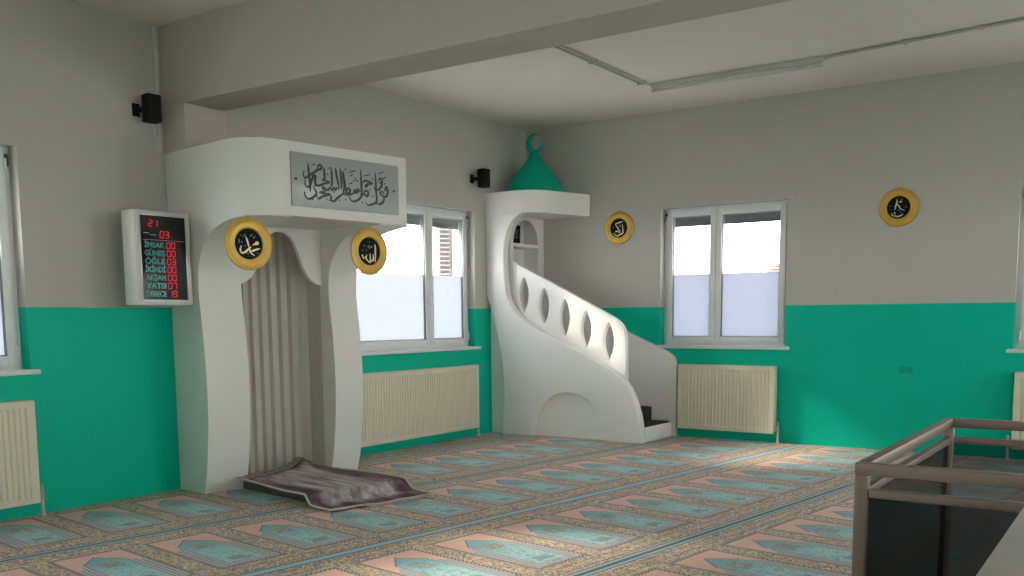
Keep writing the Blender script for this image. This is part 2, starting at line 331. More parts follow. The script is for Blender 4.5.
PLAQUE_4 = [[(-0.15, 0.76), (-0.19, 0.34), (-0.29, 0.08), (-0.31, -0.23)], [(-0.18, 0.3), (0.0, 0.17), (0.19, -0.15), (0.54, -0.31)], [(0.04, 0.45), (0.19, 0.54), (0.32, 0.49)], [(-0.64, -0.5), (-0.5, -0.71), (-0.11, -0.84), (0.19, -0.79), (0.43, -0.65)], [(-0.38, -0.39), (-0.3, -0.63)], [(-0.06, -0.26), (0.03, -0.26), (0.0, -0.36)], [(0.53, 0.06), (0.73, -0.07)], [(-0.76, -0.16), (-0.69, -0.19)], [(0.19, -0.38), (0.21, -0.58)], [(0.15, 0.74), (0.36, 0.72)], [(-0.8, 0.22), (-0.76, 0.1)]]
# ------------------------------------------------------------------ the room
XL, YF, HC = -13.0, -11.0, 3.42
ZS, ZT = .97, 2.42                                  # window openings
OPEN_BACK = [(-3.08, -1.03), (-8.06, -6.0), (-11.9, -10.1)]
OPEN_RIGHT = [(-3.08, -1.71), (-6.48, -5.11), (-9.9, -8.5)]
OPEN_FRONT = [(-3.2, -1.2), (-9.4, -7.4)]  # unseen openings, placed to let in fill from behind the camera
OPEN_LEFT = [(-10.0, -8.4)]  # unseen too, added and sized for the fill light
def wall(name, fn, s0, s1, openings, top=HC + .1):
    bm = BM(); cuts = sorted(openings); prev = s0
    def bx(a, b, z0, z1): box(bm, fn(a, 0, z0), fn(b, .3, z1))
    for a, b in cuts:
        bx(prev, a, -.05, top); bx(a, b, -.05, ZS); bx(a, b, ZT, top); prev = b
    bx(prev, s1, -.05, top)
    return struct(name, bm, M['wall'], smooth=False)
back = lambda s, d, z: (s, d, z)
right = lambda s, d, z: (d, s, z)
front = lambda s, d, z: (s, YF - d, z)
left = lambda s, d, z: (XL - d, s, z)
wall('wall_back', back, XL - .3, 0, OPEN_BACK); wall('wall_right', right, YF, .3, OPEN_RIGHT)
wall('wall_front', front, XL - .3, .3, OPEN_FRONT); wall('wall_left', left, YF, 0, OPEN_LEFT)
bm = BM(); box(bm, (XL, YF, -.12), (0, 0, -.02)); struct('floor', bm, M['ground'])
bm = BM(); box(bm, (XL, YF, HC), (0, 0, HC + .2)); struct('ceiling', bm, M['ceiling'])
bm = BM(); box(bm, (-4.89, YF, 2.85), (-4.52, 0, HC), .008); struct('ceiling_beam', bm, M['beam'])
bm = BM(); box(bm, (-4.89, -.26, 2.512), (-4.52, 0, 2.85), .006); struct('pillar', bm, M['beam'])
bm = BM(); box(bm, (-60, -60, -3.2), (60, 60, -3.0)); struct('ground', bm, M['ground'])
# fitted carpet, laid square to the prayer direction, 8 degrees off the walls
bm = BM(); box(bm, (XL + .003, YF + .003, -.02), (-.003, -.003, 0)); o = obj('prayer_carpet', bm, M['carpet'], smooth=False)
tag(o, 'wall to wall carpet woven with rows of teal and salmon prayer mats', 'carpet')
# ------------------------------------------------------------------ windows
def window(name, fn, a, b, mull, flip, handle_at, film=True):
    """fn(s,d,z): s along the wall, d outward. a<b opening; mull: centre of the meeting stiles."""
    w = bpy.data.objects.new(name, None); COL.objects.link(w); w['kind'] = 'structure'
    w.location = fn((a + b) / 2, 0, ZS); inv = Matrix.Translation(-Vector(w.location))
    def part(n, bm, m, par=None, **k):
        bmesh.ops.transform(bm, matrix=inv, verts=bm.verts); return obj(n, bm, m, par or w, **k)
    def bx(bm, s0, s1, d0, d1, z0, z1, bev=.004): box(bm, fn(s0, d0, z0), fn(s1, d1, z1), bev)
    D0, D1 = .10, .165
    bm = BM()
    bx(bm, a, a + .055, D0, D1, ZS, ZT); bx(bm, b - .055, b, D0, D1, ZS, ZT)
    bx(bm, a + .055, b - .055, D0, D1, ZT - .045, ZT); bx(bm, a + .055, b - .055, D0, D1, ZS, ZS + .05)
    part('window_frame', bm, M['pvc'])
    bm = BM()
    for k in range(4): bx(bm, a + .004, b - .004, D1 + .03, D1 + .040, ZT - .172 + k * .034, ZT - .138 + k * .034, .002)
    bx(bm, a + .004, b - .004, D1 + .026, D1 + .046, ZT - .187, ZT - .170, .003)
    part('roller_shutter', bm, M['roller'])
    for (p, q, role) in ((a + .042, mull - .003, 0), (mull + .003, b - .042, 1)):
        st = .060; z0, z1 = ZS + .035, ZT - .030; e0, e1 = D0 - .022, D1 - .02
        bm = BM()
        bx(bm, p, p + st, e0, e1, z0, z1); bx(bm, q - st, q, e0, e1, z0, z1)
        bx(bm, p + st, q - st, e0, e1, z1 - st, z1); bx(bm, p + st, q - st, e0, e1, z0, z0 + st)
        sash = part('window_sash', bm, M['pvc'])
        bm = BM(); gp, gq, g0, g1 = p + st, q - st, z0 + st, z1 - st
        for r in ((gp, gp + .007, g0, g1), (gq - .007, gq, g0, g1), (gp, gq, g0, g0 + .007), (gp, gq, g1 - .007, g1)):
            bx(bm, r[0], r[1], e0 + .012, e1 - .01, r[2], r[3], 0)
        part('rubber_seal', bm, M['gasket'], sash)
        bm = BM(); bx(bm, gp, gq, e0 + .034, e0 + .040, g0, g1, 0); part('glass_pane', bm, M['glass'], sash)
        bm = BM(); bx(bm, gp + .006, gq - .006, e0 + .030, e0 + .032, g0 + .006, 1.725, 0); part('frosted_film', bm, M['film'], sash)
        if role == handle_at:
            hs = (p + st / 2) if role == 1 else (q - st / 2)
            bm = BM(); bx(bm, hs - .014, hs + .014, e0 - .012, e0, 1.46, 1.53, .005)
            bx(bm, hs - .009, hs + .009, e0 - .05, e0 - .01, 1.50, 1.52, .004); bx(bm, hs - .010, hs + .010, e0 - .055, e0 - .035, 1.40, 1.52, .006)
            part('window_handle', bm, M['pvc'], sash)
        # hinges on the outer stile
        hs = p if role == 0 else q
        for hz in (ZS + .12, ZT - .12):
            bm = BM(); P = Vector(fn(hs, e0 - .012, hz)); tube(bm, [P - Vector((0, 0, .04)), P + Vector((0, 0, .04))], .009)
            part('hinge', bm, M['pvc'], sash)
    # tilt stay on the side that is seen
    bm = BM(); hs = (b - .03) if flip else (a + .03)
    bx(bm, hs - .012, hs + .012, D0 - .03, D0 - .004, ZT - .13, ZT - .05, .003); part('scissor_stay', bm, M['seal'])
    bm = BM(); bx(bm, a - .045, b + .045, -.045, D0 + .03, ZS - .028, ZS + .004, .006); part('window_sill', bm, M['pvc'])
    return w
window('window_1', back, -3.08, -1.03, -1.71, True, 0)
window('window_2', back, -8.06, -6.0, -6.70, True, 0)
window('window_3', right, -3.08, -1.71, -2.30, True, 1)
window('window_4', right, -6.48, -5.11, -5.75, True, 1)
# ------------------------------------------------------------------ radiators
def radiator(loc, rotz, w, label, valve_end, pitch=.0385):
    """local x along the wall, y towards the wall (front at y=-.12)"""
    r = thing('radiator', label, 'radiator', loc, rotz, 'cream panel radiators under the windows')
    z0, z1 = .10, .77; yb, yf = -.035, -.118
    n = int((w - .06) / pitch); m = (w - n * pitch) / 2
    prof = [(0, 0), (m, 0)]
    for k in range(n):
        x = m + k * pitch
        prof += [(x + pitch * .18, 0), (x + pitch * .36, .011), (x + pitch * .64, .011), (x + pitch * .82, 0)]
    prof += [(w - m, 0), (w, 0)]
    bm = BM(); rows = []
    for z, f in ((z0, 0), (z0 + .035, 0), (z0 + .055, 1), (z1 - .055, 1), (z1 - .035, 0), (z1, 0)):
        rows.append([bm.verts.new((x, yf + d * f, z)) for x, d in prof])
    for A, B in zip(rows, rows[1:]):
        for k in range(len(prof) - 1): bm.faces.new((A[k], A[k + 1], B[k + 1], B[k]))
    box(bm, (0, yf + .013, z0), (w, yf + .03, z1)); obj('front_panel', bm, M['cream'], r, sharp=25)
    bm = BM(); box(bm, (0.01, yb - .012, z0), (w - .01, yb, z1), .003); obj('back_panel', bm, M['cream'], r)
    for x in (0, w):
        bm = BM(); box(bm, (x - .006, yf + .004, z0 + .01), (x + .006, yb, z1 + .004), .003); obj('side_cover', bm, M['cream'], r)
    bm = BM(); box(bm, (0, yf, z1), (w, yb, z1 + .008), .003)
    for k in range(int(w / .05)): box(bm, (.02 + k * .05, yf + .012, z1 + .004), (.055 + k * .05, yb - .012, z1 + .0095))
    obj('top_grille', bm, M['cream'], r)
    x = w + .038 if valve_end > 0 else -.038; xs = w if valve_end > 0 else 0
    bm = BM(); tube(bm, [(x, -.075, 0), (x, -.075, .12)], .010); box(bm, (x - .017, -.092, 0), (x + .017, -.058, .01), .003)
    v = obj('supply_pipe', bm, M['cream'], r)
    bm = BM(); tube(bm, [(xs, -.075, .145), (x, -.075, .145)], .011); tube(bm, [(x, -.075, .112), (x, -.075, .175)], .014, 12); tube(bm, [(x, -.075, .175), (x, -.075, .215)], .010, 10)
    obj('valve', bm, M['chrome'], r)
    for x in (w * .2, w * .8):
        bm = BM(); box(bm, (x - .02, yb, .30), (x + .02, -.002, .6), .003); obj('wall_bracket', bm, M['cream'], r)
    return r
radiator((-3.12, 0, 0), 0, 1.98, 'wide cream radiator under the window between the prayer niche and the pulpit', 1)
radiator((-8.037, 0, 0), 0, 1.98, 'cream radiator at the left edge, under the window left of the clock', 1)
radiator((0, -1.985, 0), -math.pi / 2, 1.03, 'narrow cream radiator under the window, right beside the pulpit steps', 1)
radiator((0, -5.155, 0), -math.pi / 2, 1.3, 'cream radiator at the right edge behind the brown stair railing', -1)
# ------------------------------------------------------------------ mihrab (prayer niche), turned 8.3 degrees
MT = math.radians(-8.3); MO = Vector((-4.892, 0, 0))
mih = thing('prayer_niche', 'tall white sculpted prayer niche with curved legs and a boxy canopy', 'prayer niche', MO, MT)
# local frame: x = along the front, y = -(distance out from the wall)
L3 = lambda u, v, z: (u, -v, z)
vback = lambda u: -.1459 * u + .012                      # keeps the back inside the room side of the wall
W_, FV, R_ = 1.405, 1.11, .25
def uout(v): return 0 if v <= FV - R_ else R_ - math.sqrt(max(0, R_ ** 2 - (v - (FV - R_)) ** 2))
prof = [(.372, 0), (.40, .10), (.435, .28), (.462, .5), (.472, .72), (.468, .95), (.447, 1.2), (.42, 1.42), (.415, 1.55), (.435, 1.68), (.50, 1.80), (.62, 1.905), (.80, 1.962), (.98, 1.988), (1.09, 1.997)]
prof = spline(prof, 5)
def leg(u0, u1, rounded):
    bm = BM(); ZL = 2.007; k0 = next(i for i, p in enumerate(prof) if p[0] > FV - R_)
    A = [(uout(v) if rounded else u0, v, z) for v, z in prof]; B = [(u1, v, z) for v, z in prof]
    va = [bm.verts.new(L3(*p)) for p in A]; vb = [bm.verts.new(L3(*p)) for p in B]
    ta = [bm.verts.new(L3(p[0], p[1], ZL)) for p in A[k0:]]; tb = [bm.verts.new(L3(p[0], p[1], ZL)) for p in B[k0:]]
    sa = [bm.verts.new(L3(u0, vback(u0), z)) for z in (ZL, 0)]; sb = [bm.verts.new(L3(u1, vback(u1), z)) for z in (ZL, 0)]
    for k in range(len(va) - 1): bm.faces.new((va[k], va[k + 1], vb[k + 1], vb[k]))          # the curved front
    for w, t, s in ((va, ta, sa), (vb, tb, sb)):
        f = bm.faces.new(w[:k0 + 1] + [t[0]] + s); f.normal_update(); bmesh.ops.triangulate(bm, faces=[f], ngon_method='EAR_CLIP')
        for k in range(len(t) - 1): bm.faces.new((w[k0 + k], w[k0 + k + 1], t[k + 1], t[k]))   # the side follows the rounded corner
    for k in range(len(ta) - 1): bm.faces.new((ta[k], ta[k + 1], tb[k + 1], tb[k]))
    bm.faces.new((va[-1], vb[-1], tb[-1], ta[-1])); bm.faces.new((ta[0], tb[0], sb[0], sa[0])); bm.faces.new((sa[0], sb[0], sb[1], sa[1])); bm.faces.new((va[0], vb[0], sb[1], sa[1]))
    return bm
obj('leg', leg(0, .35, True), M['plaster'], mih); obj('leg', leg(1.15, 1.43, False), M['plaster'], mih)
plan = [(0, vback(0))] + [(R_ - R_ * math.cos(a), FV - R_ + R_ * math.sin(a)) for a in [math.pi / 2 * k / 12 for k in range(13)]] + [(W_ - .012, FV), (W_, FV - .012), (W_, vback(W_))]
bm = BM(); prism(bm, plan, 2.004, 2.51, L3); obj('canopy', bm, M['plaster'], mih)
# apron with the cusped arch
half = spline([(0, 1.968), (.05, 1.962), (.105, 1.925), (.15, 1.85), (.185, 1.755), (.225, 1.67), (.28, 1.60), (.352, 1.562)], 6)
arch = [(.76 + a, z) for a, z in half]; archL = [(.76 - a, z) for a, z in half[::-1]]
poly = [(.35, 2.003)] + [(.40 if False else p[0], p[1]) for p in archL if p[0] > .351][0:0] + [(.351, 1.562)] + [p for p in archL if p[0] > .408] + [p for p in arch if 0 < p[0] - .76 < .352] + [(1.149, 1.562), (1.149, 2.003)]
obj('arch_apron', panel([poly], .02, lambda a, b, h: L3(a, .315 - h, b), .004), M['plaster'], mih)
# fluted niche wall
path = [(.352, .30), (.352, .14)]; k = 0; u = .40
pts = []
for k in range(8):                                      # eight flat-faced flutes, stepping in and out
    for du, dv in ((0, .038), (.030, .038), (.041, 0), (.074, 0)):
        u = .405 + .0868 * k + du; e = (u - .75) / .36
        pts.append((u, .015 + .06 * e * e + dv))
path += pts + [(1.148, .12), (1.148, .30)]
bm = BM(); zs = (0, 2.003)
loft(bm, [L3(a, b, 0) for a, b in path], [L3(a, b, 2.003) for a, b in path], False)
inner = [(a, min(b, .30) - .012) if 2 <= i < len(path) - 2 else (a, b) for i, (a, b) in enumerate(path)]
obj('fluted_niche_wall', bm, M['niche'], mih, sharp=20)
# ------------------------------------------------------------------ calligraphy board on the niche canopy
RZ = Matrix.Rotation(MT, 4, 'Z')
def mw(u, v, z): return MO + (RZ @ Vector((u, -v, z)))
SU0, SU, SZ, SW, SH = .805, .822, 2.263, .97, .368
sg = thing('calligraphy_board', 'pale grey board with dark Arabic calligraphy on the front of the niche canopy', 'sign', mw(SU, FV, SZ - .006), MT)
bm = BM(); box(bm, (-SW / 2, -.012, -SH / 2), (SW / 2, -.001, SH / 2), .003); obj('board', bm, M['sign'], sg)
SF = lambda a, b, h: (a - SU0, -.0125 - h, b - SZ)
bm = BM()
for s in SIGN_S: stroke(bm, s, .0150, SF)
for s in SIGN_D: stroke(bm, s, .0075, SF)
for i, c in enumerate(SIGN_O):
    if i not in (0, 7): dot(bm, c, .0065, SF)
obj('lettering', bm, M['ink'], sg, smooth=False)
for c in (SIGN_O[0], SIGN_O[7]):
    bm = BM(); dot(bm, c, .009, SF, .006, 14); obj('screw_cap', bm, M['ink'], sg)
# ------------------------------------------------------------------ round gold plaques
def plaque(loc, rotz, strokes, strong, label, hang=.0):
    """faces local -y"""
    p = thing('round_plaque', label, 'wall plaque', loc, rotz, 'gold rimmed calligraphy plaques')
    Rx = Matrix.Rotation(math.pi / 2, 4, 'X')
    bm = BM(); lathe(bm, [(.10, .004), (.172, .004), (.176, .008), (.176, .013), (.172, .018), (.166, .0185), (.163, .016), (.150, .020), (.128, .021), (.122, .0185), (.116, .020), (.108, .018), (.103, .012), (.10, .010), (.10, .004)], 56, Rx); obj('rim', bm, M['gold'], p)
    bm = BM(); lathe(bm, [(0, .003), (.106, .003), (.106, .012), (0, .012)], 48, Rx); obj('disc', bm, M['disc'], p)
    f = lambda a, b, h: (a * .098, -.0122 - h, b * .098)
    bm = BM()
    for s in strokes[:strong]: stroke(bm, s, .115, f, .002)
    obj('lettering', bm, M['goldink'], p, smooth=False)
    for s in strokes[strong:]:
        bm = BM(); stroke(bm, s, .075, f, .0015); obj('ornament', bm, M['greyink'], p, smooth=False)
    bm = BM(); tube(bm, [(0, -.010, .172), (.006, -.010, .186), (0, -.010, .196), (-.006, -.010, .186), (0, -.010, .172)], .0025, 6)
    if hang: tube(bm, [(0, -.010, .195), (0, -.010, .195 + hang)], .002, 6)
    obj('hanging_loop', bm, M['gold'], p)
    return p
plaque(mw(.045, 1.012, 1.800), MT + math.radians(-4), PLAQUE_1, 5, 'gold round plaque hanging at the left corner of the prayer niche')
plaque(mw(1.055, 1.05, 1.793), MT, PLAQUE_2, 5, 'gold round plaque hanging by the right leg of the prayer niche', .011)
plaque((0, -1.213, 2.247), -math.pi / 2, PLAQUE_3, 4, 'gold round plaque on the wall between the pulpit and the window')
plaque((0, -4.115, 2.266), -math.pi / 2, PLAQUE_4, 5, 'gold round plaque alone on the wall right of the right window')
# ------------------------------------------------------------------ minbar (pulpit)
mb = thing('pulpit', 'white sculpted corner pulpit with stairs, pierced balustrade and a green dome', 'pulpit', (0, 0, 0))
XP = -.80                                            # outer face
SK = lambda y: -.026 - .025 * y                    # the outer face stands a touch out of square
PX = lambda a, b, h: (XP + .05 + h + SK(a), a, b)            # side plate, 10 cm thick
outer_left = spline([(-.198, 0), (-.222, .3), (-.226, .6), (-.205, .82), (-.165, 1.02), (-.105, 1.25), (-.055, 1.40), (-.012, 1.52), (-.006, 1.62)], 5)
inner = spline([(-1.885, 0), (-1.872, .16), (-1.84, .32), (-1.775, .495), (-1.70, .61), (-1.60, .70), (-1.40, .806), (-1.168, .918), (-.92, 1.03), (-.673, 1.15), (-.50, 1.245), (-.365, 1.355), (-.28, 1.48), (-.248, 1.62), (-.236, 1.78), (-.232, 1.95), (-.245, 2.10), (-.275, 2.21), (-.33, 2.30), (-.40, 2.36), (-.47, 2.394)], 5)
archc = [(-1.03 + .455 * math.cos(a), .49 * math.sin(a)) for a in [math.pi * k / 28 for k in range(29)]]   # from y=-.575 to -1.485
poly = outer_left + [(-.006, 2.396), (-.46, 2.396)] + inner[::-1][1:] + archc[::-1]
obj('side_plate', panel([poly], .05, PX, .006), M['plaster2'], mb)
# body behind it: recessed side panel under the stairs
slope = [(-.004, 1.72), (-.20, 1.72), (-.24, 1.22), (-.40, 1.10), (-1.60, .50), (-1.80, .16), (-1.82, 0)]
obj('stair_body', panel([[(-.004, 0)] + slope], .012, lambda a, b, h: (-.722 + h + SK(a) * .5, a, b)), M['plaster2'], mb)
# column inside: back panel with arched alcove and shelf
c = .40 - .005
al = [(-.63, .9), (-.63, 2.08)] + [(-.375 - .255 * math.cos(a), 2.08 + .285 * math.sin(a) ** .85) for a in [math.pi * k / 24 for k in range(1, 24)]] + [(-.12, 2.08), (-.12, .9)]
obj('alcove_panel', panel([[(-.70, .30), (-.70, 2.395), (-.008, 2.395), (-.008, .30)], al], .012, lambda a, b, h: (a, -.225 + h, b), .002), M['plaster'], mb)
bm = BM(); box(bm, (-.70, -.21, .6), (-.66, -.006, 2.395)); box(bm, (-.09, -.21, .6), (-.06, -.006, 2.395)); box(bm, (-.66, -.016, .6), (-.09, -.006, 2.395)); obj('alcove_lining', bm, M['plaster'], mb)
bm = BM(); box(bm, (-.655, -.236, 2.062), (-.095, -.018, 2.10), .005); obj('alcove_shelf', bm, M['plaster2'], mb)
# canopy
Rc = .26; FY = -.665
plan = [(-.80, -.004), (-.80, FY + Rc + .03)] + [(-.80 + Rc - Rc * math.cos(a), FY + Rc - (Rc) * math.sin(a) - .02 * (1 - math.cos(a))) for a in [math.pi / 2 * k / 12 for k in range(1, 13)]] + [(-.005, -.845), (-.005, -.004)]
plan = plan[:1] + plan[1:]
bm = BM(); prism(bm, plan, 2.397, 2.632, lambda a, b, h: (a + (SK(b) if a < -.1 else 0), b, h)); obj('canopy', bm, M['plaster2'], mb)
# balustrade with five leaf shaped openings
XB = -.665
out = [(-.24, 1.905), (-.30, 1.875), (-.939, 1.568), (-1.42, 1.325)] + spline([(-1.42, 1.325), (-1.53, 1.268), (-1.60, 1.215), (-1.645, 1.14), (-1.66, 1.04)], 5)[1:] + [(-1.664, .60), (-1.50, .62), (-.90, .92), (-.40, 1.18), (-.24, 1.40)]
def leaf(cy, z0, z1, w):
    m = (z0 + z1) / 2; h = (z1 - z0) / 2
    R = [(cy + w * (1 - (t / 10) ** 2) ** 1.0, m + h * t / 10) for t in range(-10, 11)]
    return R + [(2 * cy - a, b) for a, b in R[::-1][1:-1]]
leaves = [leaf(a, b, t, .062) for a, t, b in ((-.412, 1.722, 1.341), (-.672, 1.598, 1.214), (-.931, 1.477, 1.079), (-1.192, 1.352, .961), (-1.461, 1.225, .831))]
obj('balustrade', panel([out] + leaves, .028, lambda a, b, h: (XB + h, a, b), .006), M['plaster2'], mb)
# parapet along the wall
pp = [(-.02, 0), (-.02, 1.70), (-1.35, 1.115), (-1.70, .96)] + spline([(-1.70, .96), (-1.83, .905), (-1.90, .85), (-1.93, .77)], 5)[1:] + [(-1.935, 0)]
obj('wall_parapet', panel([pp], .025, lambda a, b, h: (-.031 + h, a, b), .006), M['plaster2'], mb)
# steps
ny = 7; rise, run = .15, .24; y0 = -1.885
for k in range(ny):
    ya = y0 + (.245 if k else 0) + run * (k - 1 if k else 0)
    bm = BM(); box(bm, (-.69, ya, .0 if k == 0 else rise * k - .02), (-.06, -.24, rise * (k + 1)), .005 if k == 0 else .003)
    st = obj('step', bm, M['plaster2'], mb)
    bm = BM(); yn = y0 + .245 + run * k
    box(bm, (-.685, ya + .02, rise * (k + 1)), (-.065, min(yn, -.245), rise * (k + 1) + .012), .003)
    if k < ny - 1: box(bm, (-.685, yn - .012, rise * (k + 1)), (-.065, yn - .001, rise * (k + 2) + .01), .003)
    obj('step_carpet', bm, M['step_carpet'], st)
# onion dome with crescent
DX, DY, DZ = -.345, -.335, 2.632
bm = BM(); dp = spline([(.27, 0), (.295, .03), (.302, .075), (.288, .13), (.245, .20), (.185, .265), (.135, .32), (.095, .375), (.065, .425), (.045, .46)], 5)
lathe(bm, [(0, 0)] + dp + [(0, .468)], 56, Matrix.Translation((DX, DY, DZ)))
dome = obj('dome', bm, M['green'], mb)
A0 = math.radians(28); oc = []; ic = []
for k in range(33):
    a = math.radians(62) + math.radians(300) * k / 32
    oc.append((.112 * math.cos(a), .112 * math.sin(a)))
for k in range(33):
    a = math.radians(62) + math.radians(300) * k / 32
    t = abs(k - 16) / 16
    w = .054 * (1 - t ** 2.2) + .005
    ic.append(((.112 - w) * math.cos(a), (.112 - w) * math.sin(a)))
obj('crescent', panel([oc + ic[::-1]], .016, lambda a, b, h: (DX + h, DY - a * 1.0, DZ + .558 + b), .003), M['green'], dome)
# dark book standing in the alcove
bk = thing('book', 'dark book leaning on the shelf of the arched alcove in the pulpit', 'book', (-.50, -.135, 2.103), math.radians(30))
Ry = Matrix.Rotation(math.radians(14), 4, 'Y')
bm = BM(); box(bm, (-.012, -.085, 0.006), (-.008, .065, .205), .001, Ry); box(bm, (.014, -.085, 0.006), (.018, .065, .205), .001, Ry); box(bm, (-.012, .061, .006), (.018, .065, .205), .001, Ry); cv = obj('cover', bm, M['black'], bk)
bm = BM(); box(bm, (-.0128, -.065, 0.05), (-.0118, .045, .165), 0, Ry); obj('cover_picture', bm, M['cover'], cv)
bm = BM(); box(bm, (-.008, -.080, .009), (.014, .061, .200), 0, Ry); obj('page_block', bm, M['pages'], bk)
# ------------------------------------------------------------------ prayer-time clock
cx0, cx1, cz0, cz1, cyf = -5.418, -4.962, 1.393, 2.047, -.36
ck = thing('prayer_time_clock', 'white box clock with a black screen of red digits left of the niche', 'clock', ((cx0 + cx1) / 2, 0, cz0))
w2, hh = (cx1 - cx0) / 2, cz1 - cz0
bm = BM(); box(bm, (-w2, cyf, 0), (w2, -.213, hh), .012); obj('case', bm, M['case'], ck)
bm = BM(); box(bm, (-.05, -.214, .10), (.12, -.19, hh - .10)); box(bm, (.08, -.19, .25), (.15, -.012, .40), .004); box(bm, (.06, -.014, .20), (.19, -.002, .45), .003); obj('wall_mount', bm, M['black'], ck)
sx0, sx1, sz0, sz1 = -.184, .178, .040, .618
bm = BM(); e = .008
for r in ((sx0 - e, sx0, sz0 - e, sz1 + e), (sx1, sx1 + e, sz0 - e, sz1 + e), (sx0, sx1, sz0 - e, sz0), (sx0, sx1, sz1, sz1 + e)):
    box(bm, (r[0], cyf - .006, r[2]), (r[1], cyf + .002, r[3]), .001)
obj('bezel', bm, M['bezel'], ck)
bm = BM(); box(bm, (sx0, cyf - .003, sz0), (sx1, cyf + .002, sz1)); scr = obj('screen', bm, M['screen'], ck)
SEG = {'0': 'abcdef', '1': 'bc', '2': 'abged', '3': 'abgcd', '7': 'abc', '9': 'abcdfg'}
def digits(txt, x, z, w, h):
    t = w * .17
    for i, chx in enumerate(txt):
        bm = BM(); ox = x + i * w * 1.45; sl = .08
        f = lambda a, b, hh_: (ox + a + b * sl, cyf - .0032 - hh_, z + b)
        seg = dict(a=(t * .6, h, w - t * .6, h), g=(t * .6, h / 2, w - t * .6, h / 2), d=(t * .6, 0, w - t * .6, 0), f=(0, h / 2 + t * .4, 0, h - t * .4), b=(w, h / 2 + t * .4, w, h - t * .4), e=(0, t * .4, 0, h / 2 - t * .4), c=(w, t * .4, w, h / 2 - t * .4))
        for s in SEG[chx]:
            x0, z0, x1, z1 = seg[s]
            if z0 == z1: q = [(x0, z0 - t / 2), (x1, z0 - t / 2), (x1, z0 + t / 2), (x0, z0 + t / 2)]
            else: q = [(x0 - t / 2, z0), (x0 + t / 2, z0), (x0 + t / 2, z1), (x0 - t / 2, z1)]
            prism(bm, q, 0, .0015, f)
        obj('led_digit', bm, M['led'], scr, smooth=False)
def text(txt, x, z, width, size, mat):
    cu = bpy.data.curves.new('tmp', 'FONT'); cu.body = txt; cu.size = size; cu.extrude = .0006; cu.offset = .0018
    o = bpy.data.objects.new('tmp', cu); COL.objects.link(o)
    me = bpy.data.meshes.new_from_object(o.evaluated_get(bpy.context.evaluated_depsgraph_get()))
    bm = BM(); bm.from_mesh(me); bpy.data.objects.remove(o); bpy.data.curves.remove(cu); bpy.data.meshes.remove(me)
    xs = [v.co.x for v in bm.verts]; k = width / (max(xs) - min(xs)); x_min = min(xs)
    for v in bm.verts: v.co = Vector((x + (v.co.x - x_min) * k, cyf - .0038 - v.co.z, z + v.co.y))
    return obj('row_lettering', bm, mat, scr, smooth=False)
digits('21', -.118, .545, .028, .040); digits('03', -.030, .470, .028, .044)
rows = [('İMSAK', '00'), ('GÜNEŞ', '00'), ('ÖĞLE', '03'), ('İKİNDİ', '00'), ('AKŞAM', '00'), ('YATSI', '07'), ('DERECE', '19')]
for i, (a, b) in enumerate(rows):
    z = .400 - i * .0562
    text(a, -.158, z, .160, .052, M['labelink']); digits(b, .020, z - .002, .027, .041)
bm = BM(); box(bm, (-.165, cyf - .0036, .450), (.165, cyf - .003, .4535)); box(bm, (-.16, cyf - .0036, .494), (-.115, cyf - .003, .500)); box(bm, (-.11, cyf - .0036, .484), (-.06, cyf - .003, .489)); obj('printed_line', bm, M['whiteink'], scr)
# ------------------------------------------------------------------ speakers
def speaker(loc, rotz, label, toward):
    s = thing('loudspeaker', label, 'loudspeaker', loc, 0, 'small black wall speakers')
    Rm = Matrix.Translation((toward, -.13, 0)) @ Matrix.Rotation(rotz, 4, 'Z')
    bm = BM(); box(bm, (-.055, -.05, -.098), (.055, .045, .098), .012, Rm); obj('cabinet', bm, M['black'], s)
    bm = BM(); box(bm, (-.047, -.055, -.088), (.047, -.049, .088), .004, Rm); obj('grille', bm, M['black'], s)
    bm = BM(); box(bm, (-.03, -.012, -.045), (.03, -.001, .045), .003); tube(bm, [(0, -.005, 0), (0, -.03, 0), (toward, -.08, 0)], .02); obj('wall_mount', bm, M['black'], s)
    return s
speaker((-5.11, 0, 2.79), math.radians(-8), 'small black loudspeaker high on the wall above the clock', .04)
speaker((-1.07, 0, 2.757), math.radians(-12), 'small black loudspeaker high on the wall beside the green dome', .04)
bm = BM(); box(bm, (-4.945, -.016, 2.52), (-4.915, -.001, HC - .01), .003)
tag(obj('cable_trunking', bm, M['wires']), 'thin white cable trunking in the corner right of the left speaker', 'cable trunking')
bm = BM(); tube(bm, [(-5.03, -.02, 2.735), (-4.985, -.02, 2.70), (-4.955, -.012, 2.60), (-4.945, -.012, 2.4), (-4.94, -.012, 2.2), (-4.95, -.014, 2.10), (-5.0, -.03, 2.02), (-5.05, -.05, 1.99)], .005, 8)
tag(obj('speaker_cable', bm, M['wires']), 'thin white cable hanging from the left speaker down behind the clock', 'cable')
# ------------------------------------------------------------------ ceiling light and conduits
lx, ly0, ly1 = -1.17, -2.165, -3.74
cl = thing('ceiling_light', 'long bare fluorescent tube batten on the ceiling', 'ceiling light', (lx, (ly0 + ly1) / 2, HC))
q = (ly0 - ly1) / 2
bm = BM(); box(bm, (-.028, -q, -.045), (.028, q, 0), .004); obj('housing', bm, M['wires'], cl)
for s in (-1, 1):
    bm = BM(); box(bm, (-.018, s * q - s * .03, -.085), (.018, s * q, -.044), .004); obj('lamp_holder', bm, M['case'], cl)
bm = BM(); tube(bm, [(0, -q + .03, -.070), (0, q - .03, -.070)], .013, 12); obj('fluorescent_tube', bm, M['case'], cl)
tc = thing('ceiling_conduit', 'pair of grey conduits running from the beam to the ceiling light', 'conduit', (-2.8, -2.12, HC))
for s in (-1, 1):
    bm = BM(); tube(bm, [(-1.70, s * .022, -.012), (1.56, s * .022, -.012)], .010, 8); obj('pipe', bm, M['conduit'], tc)
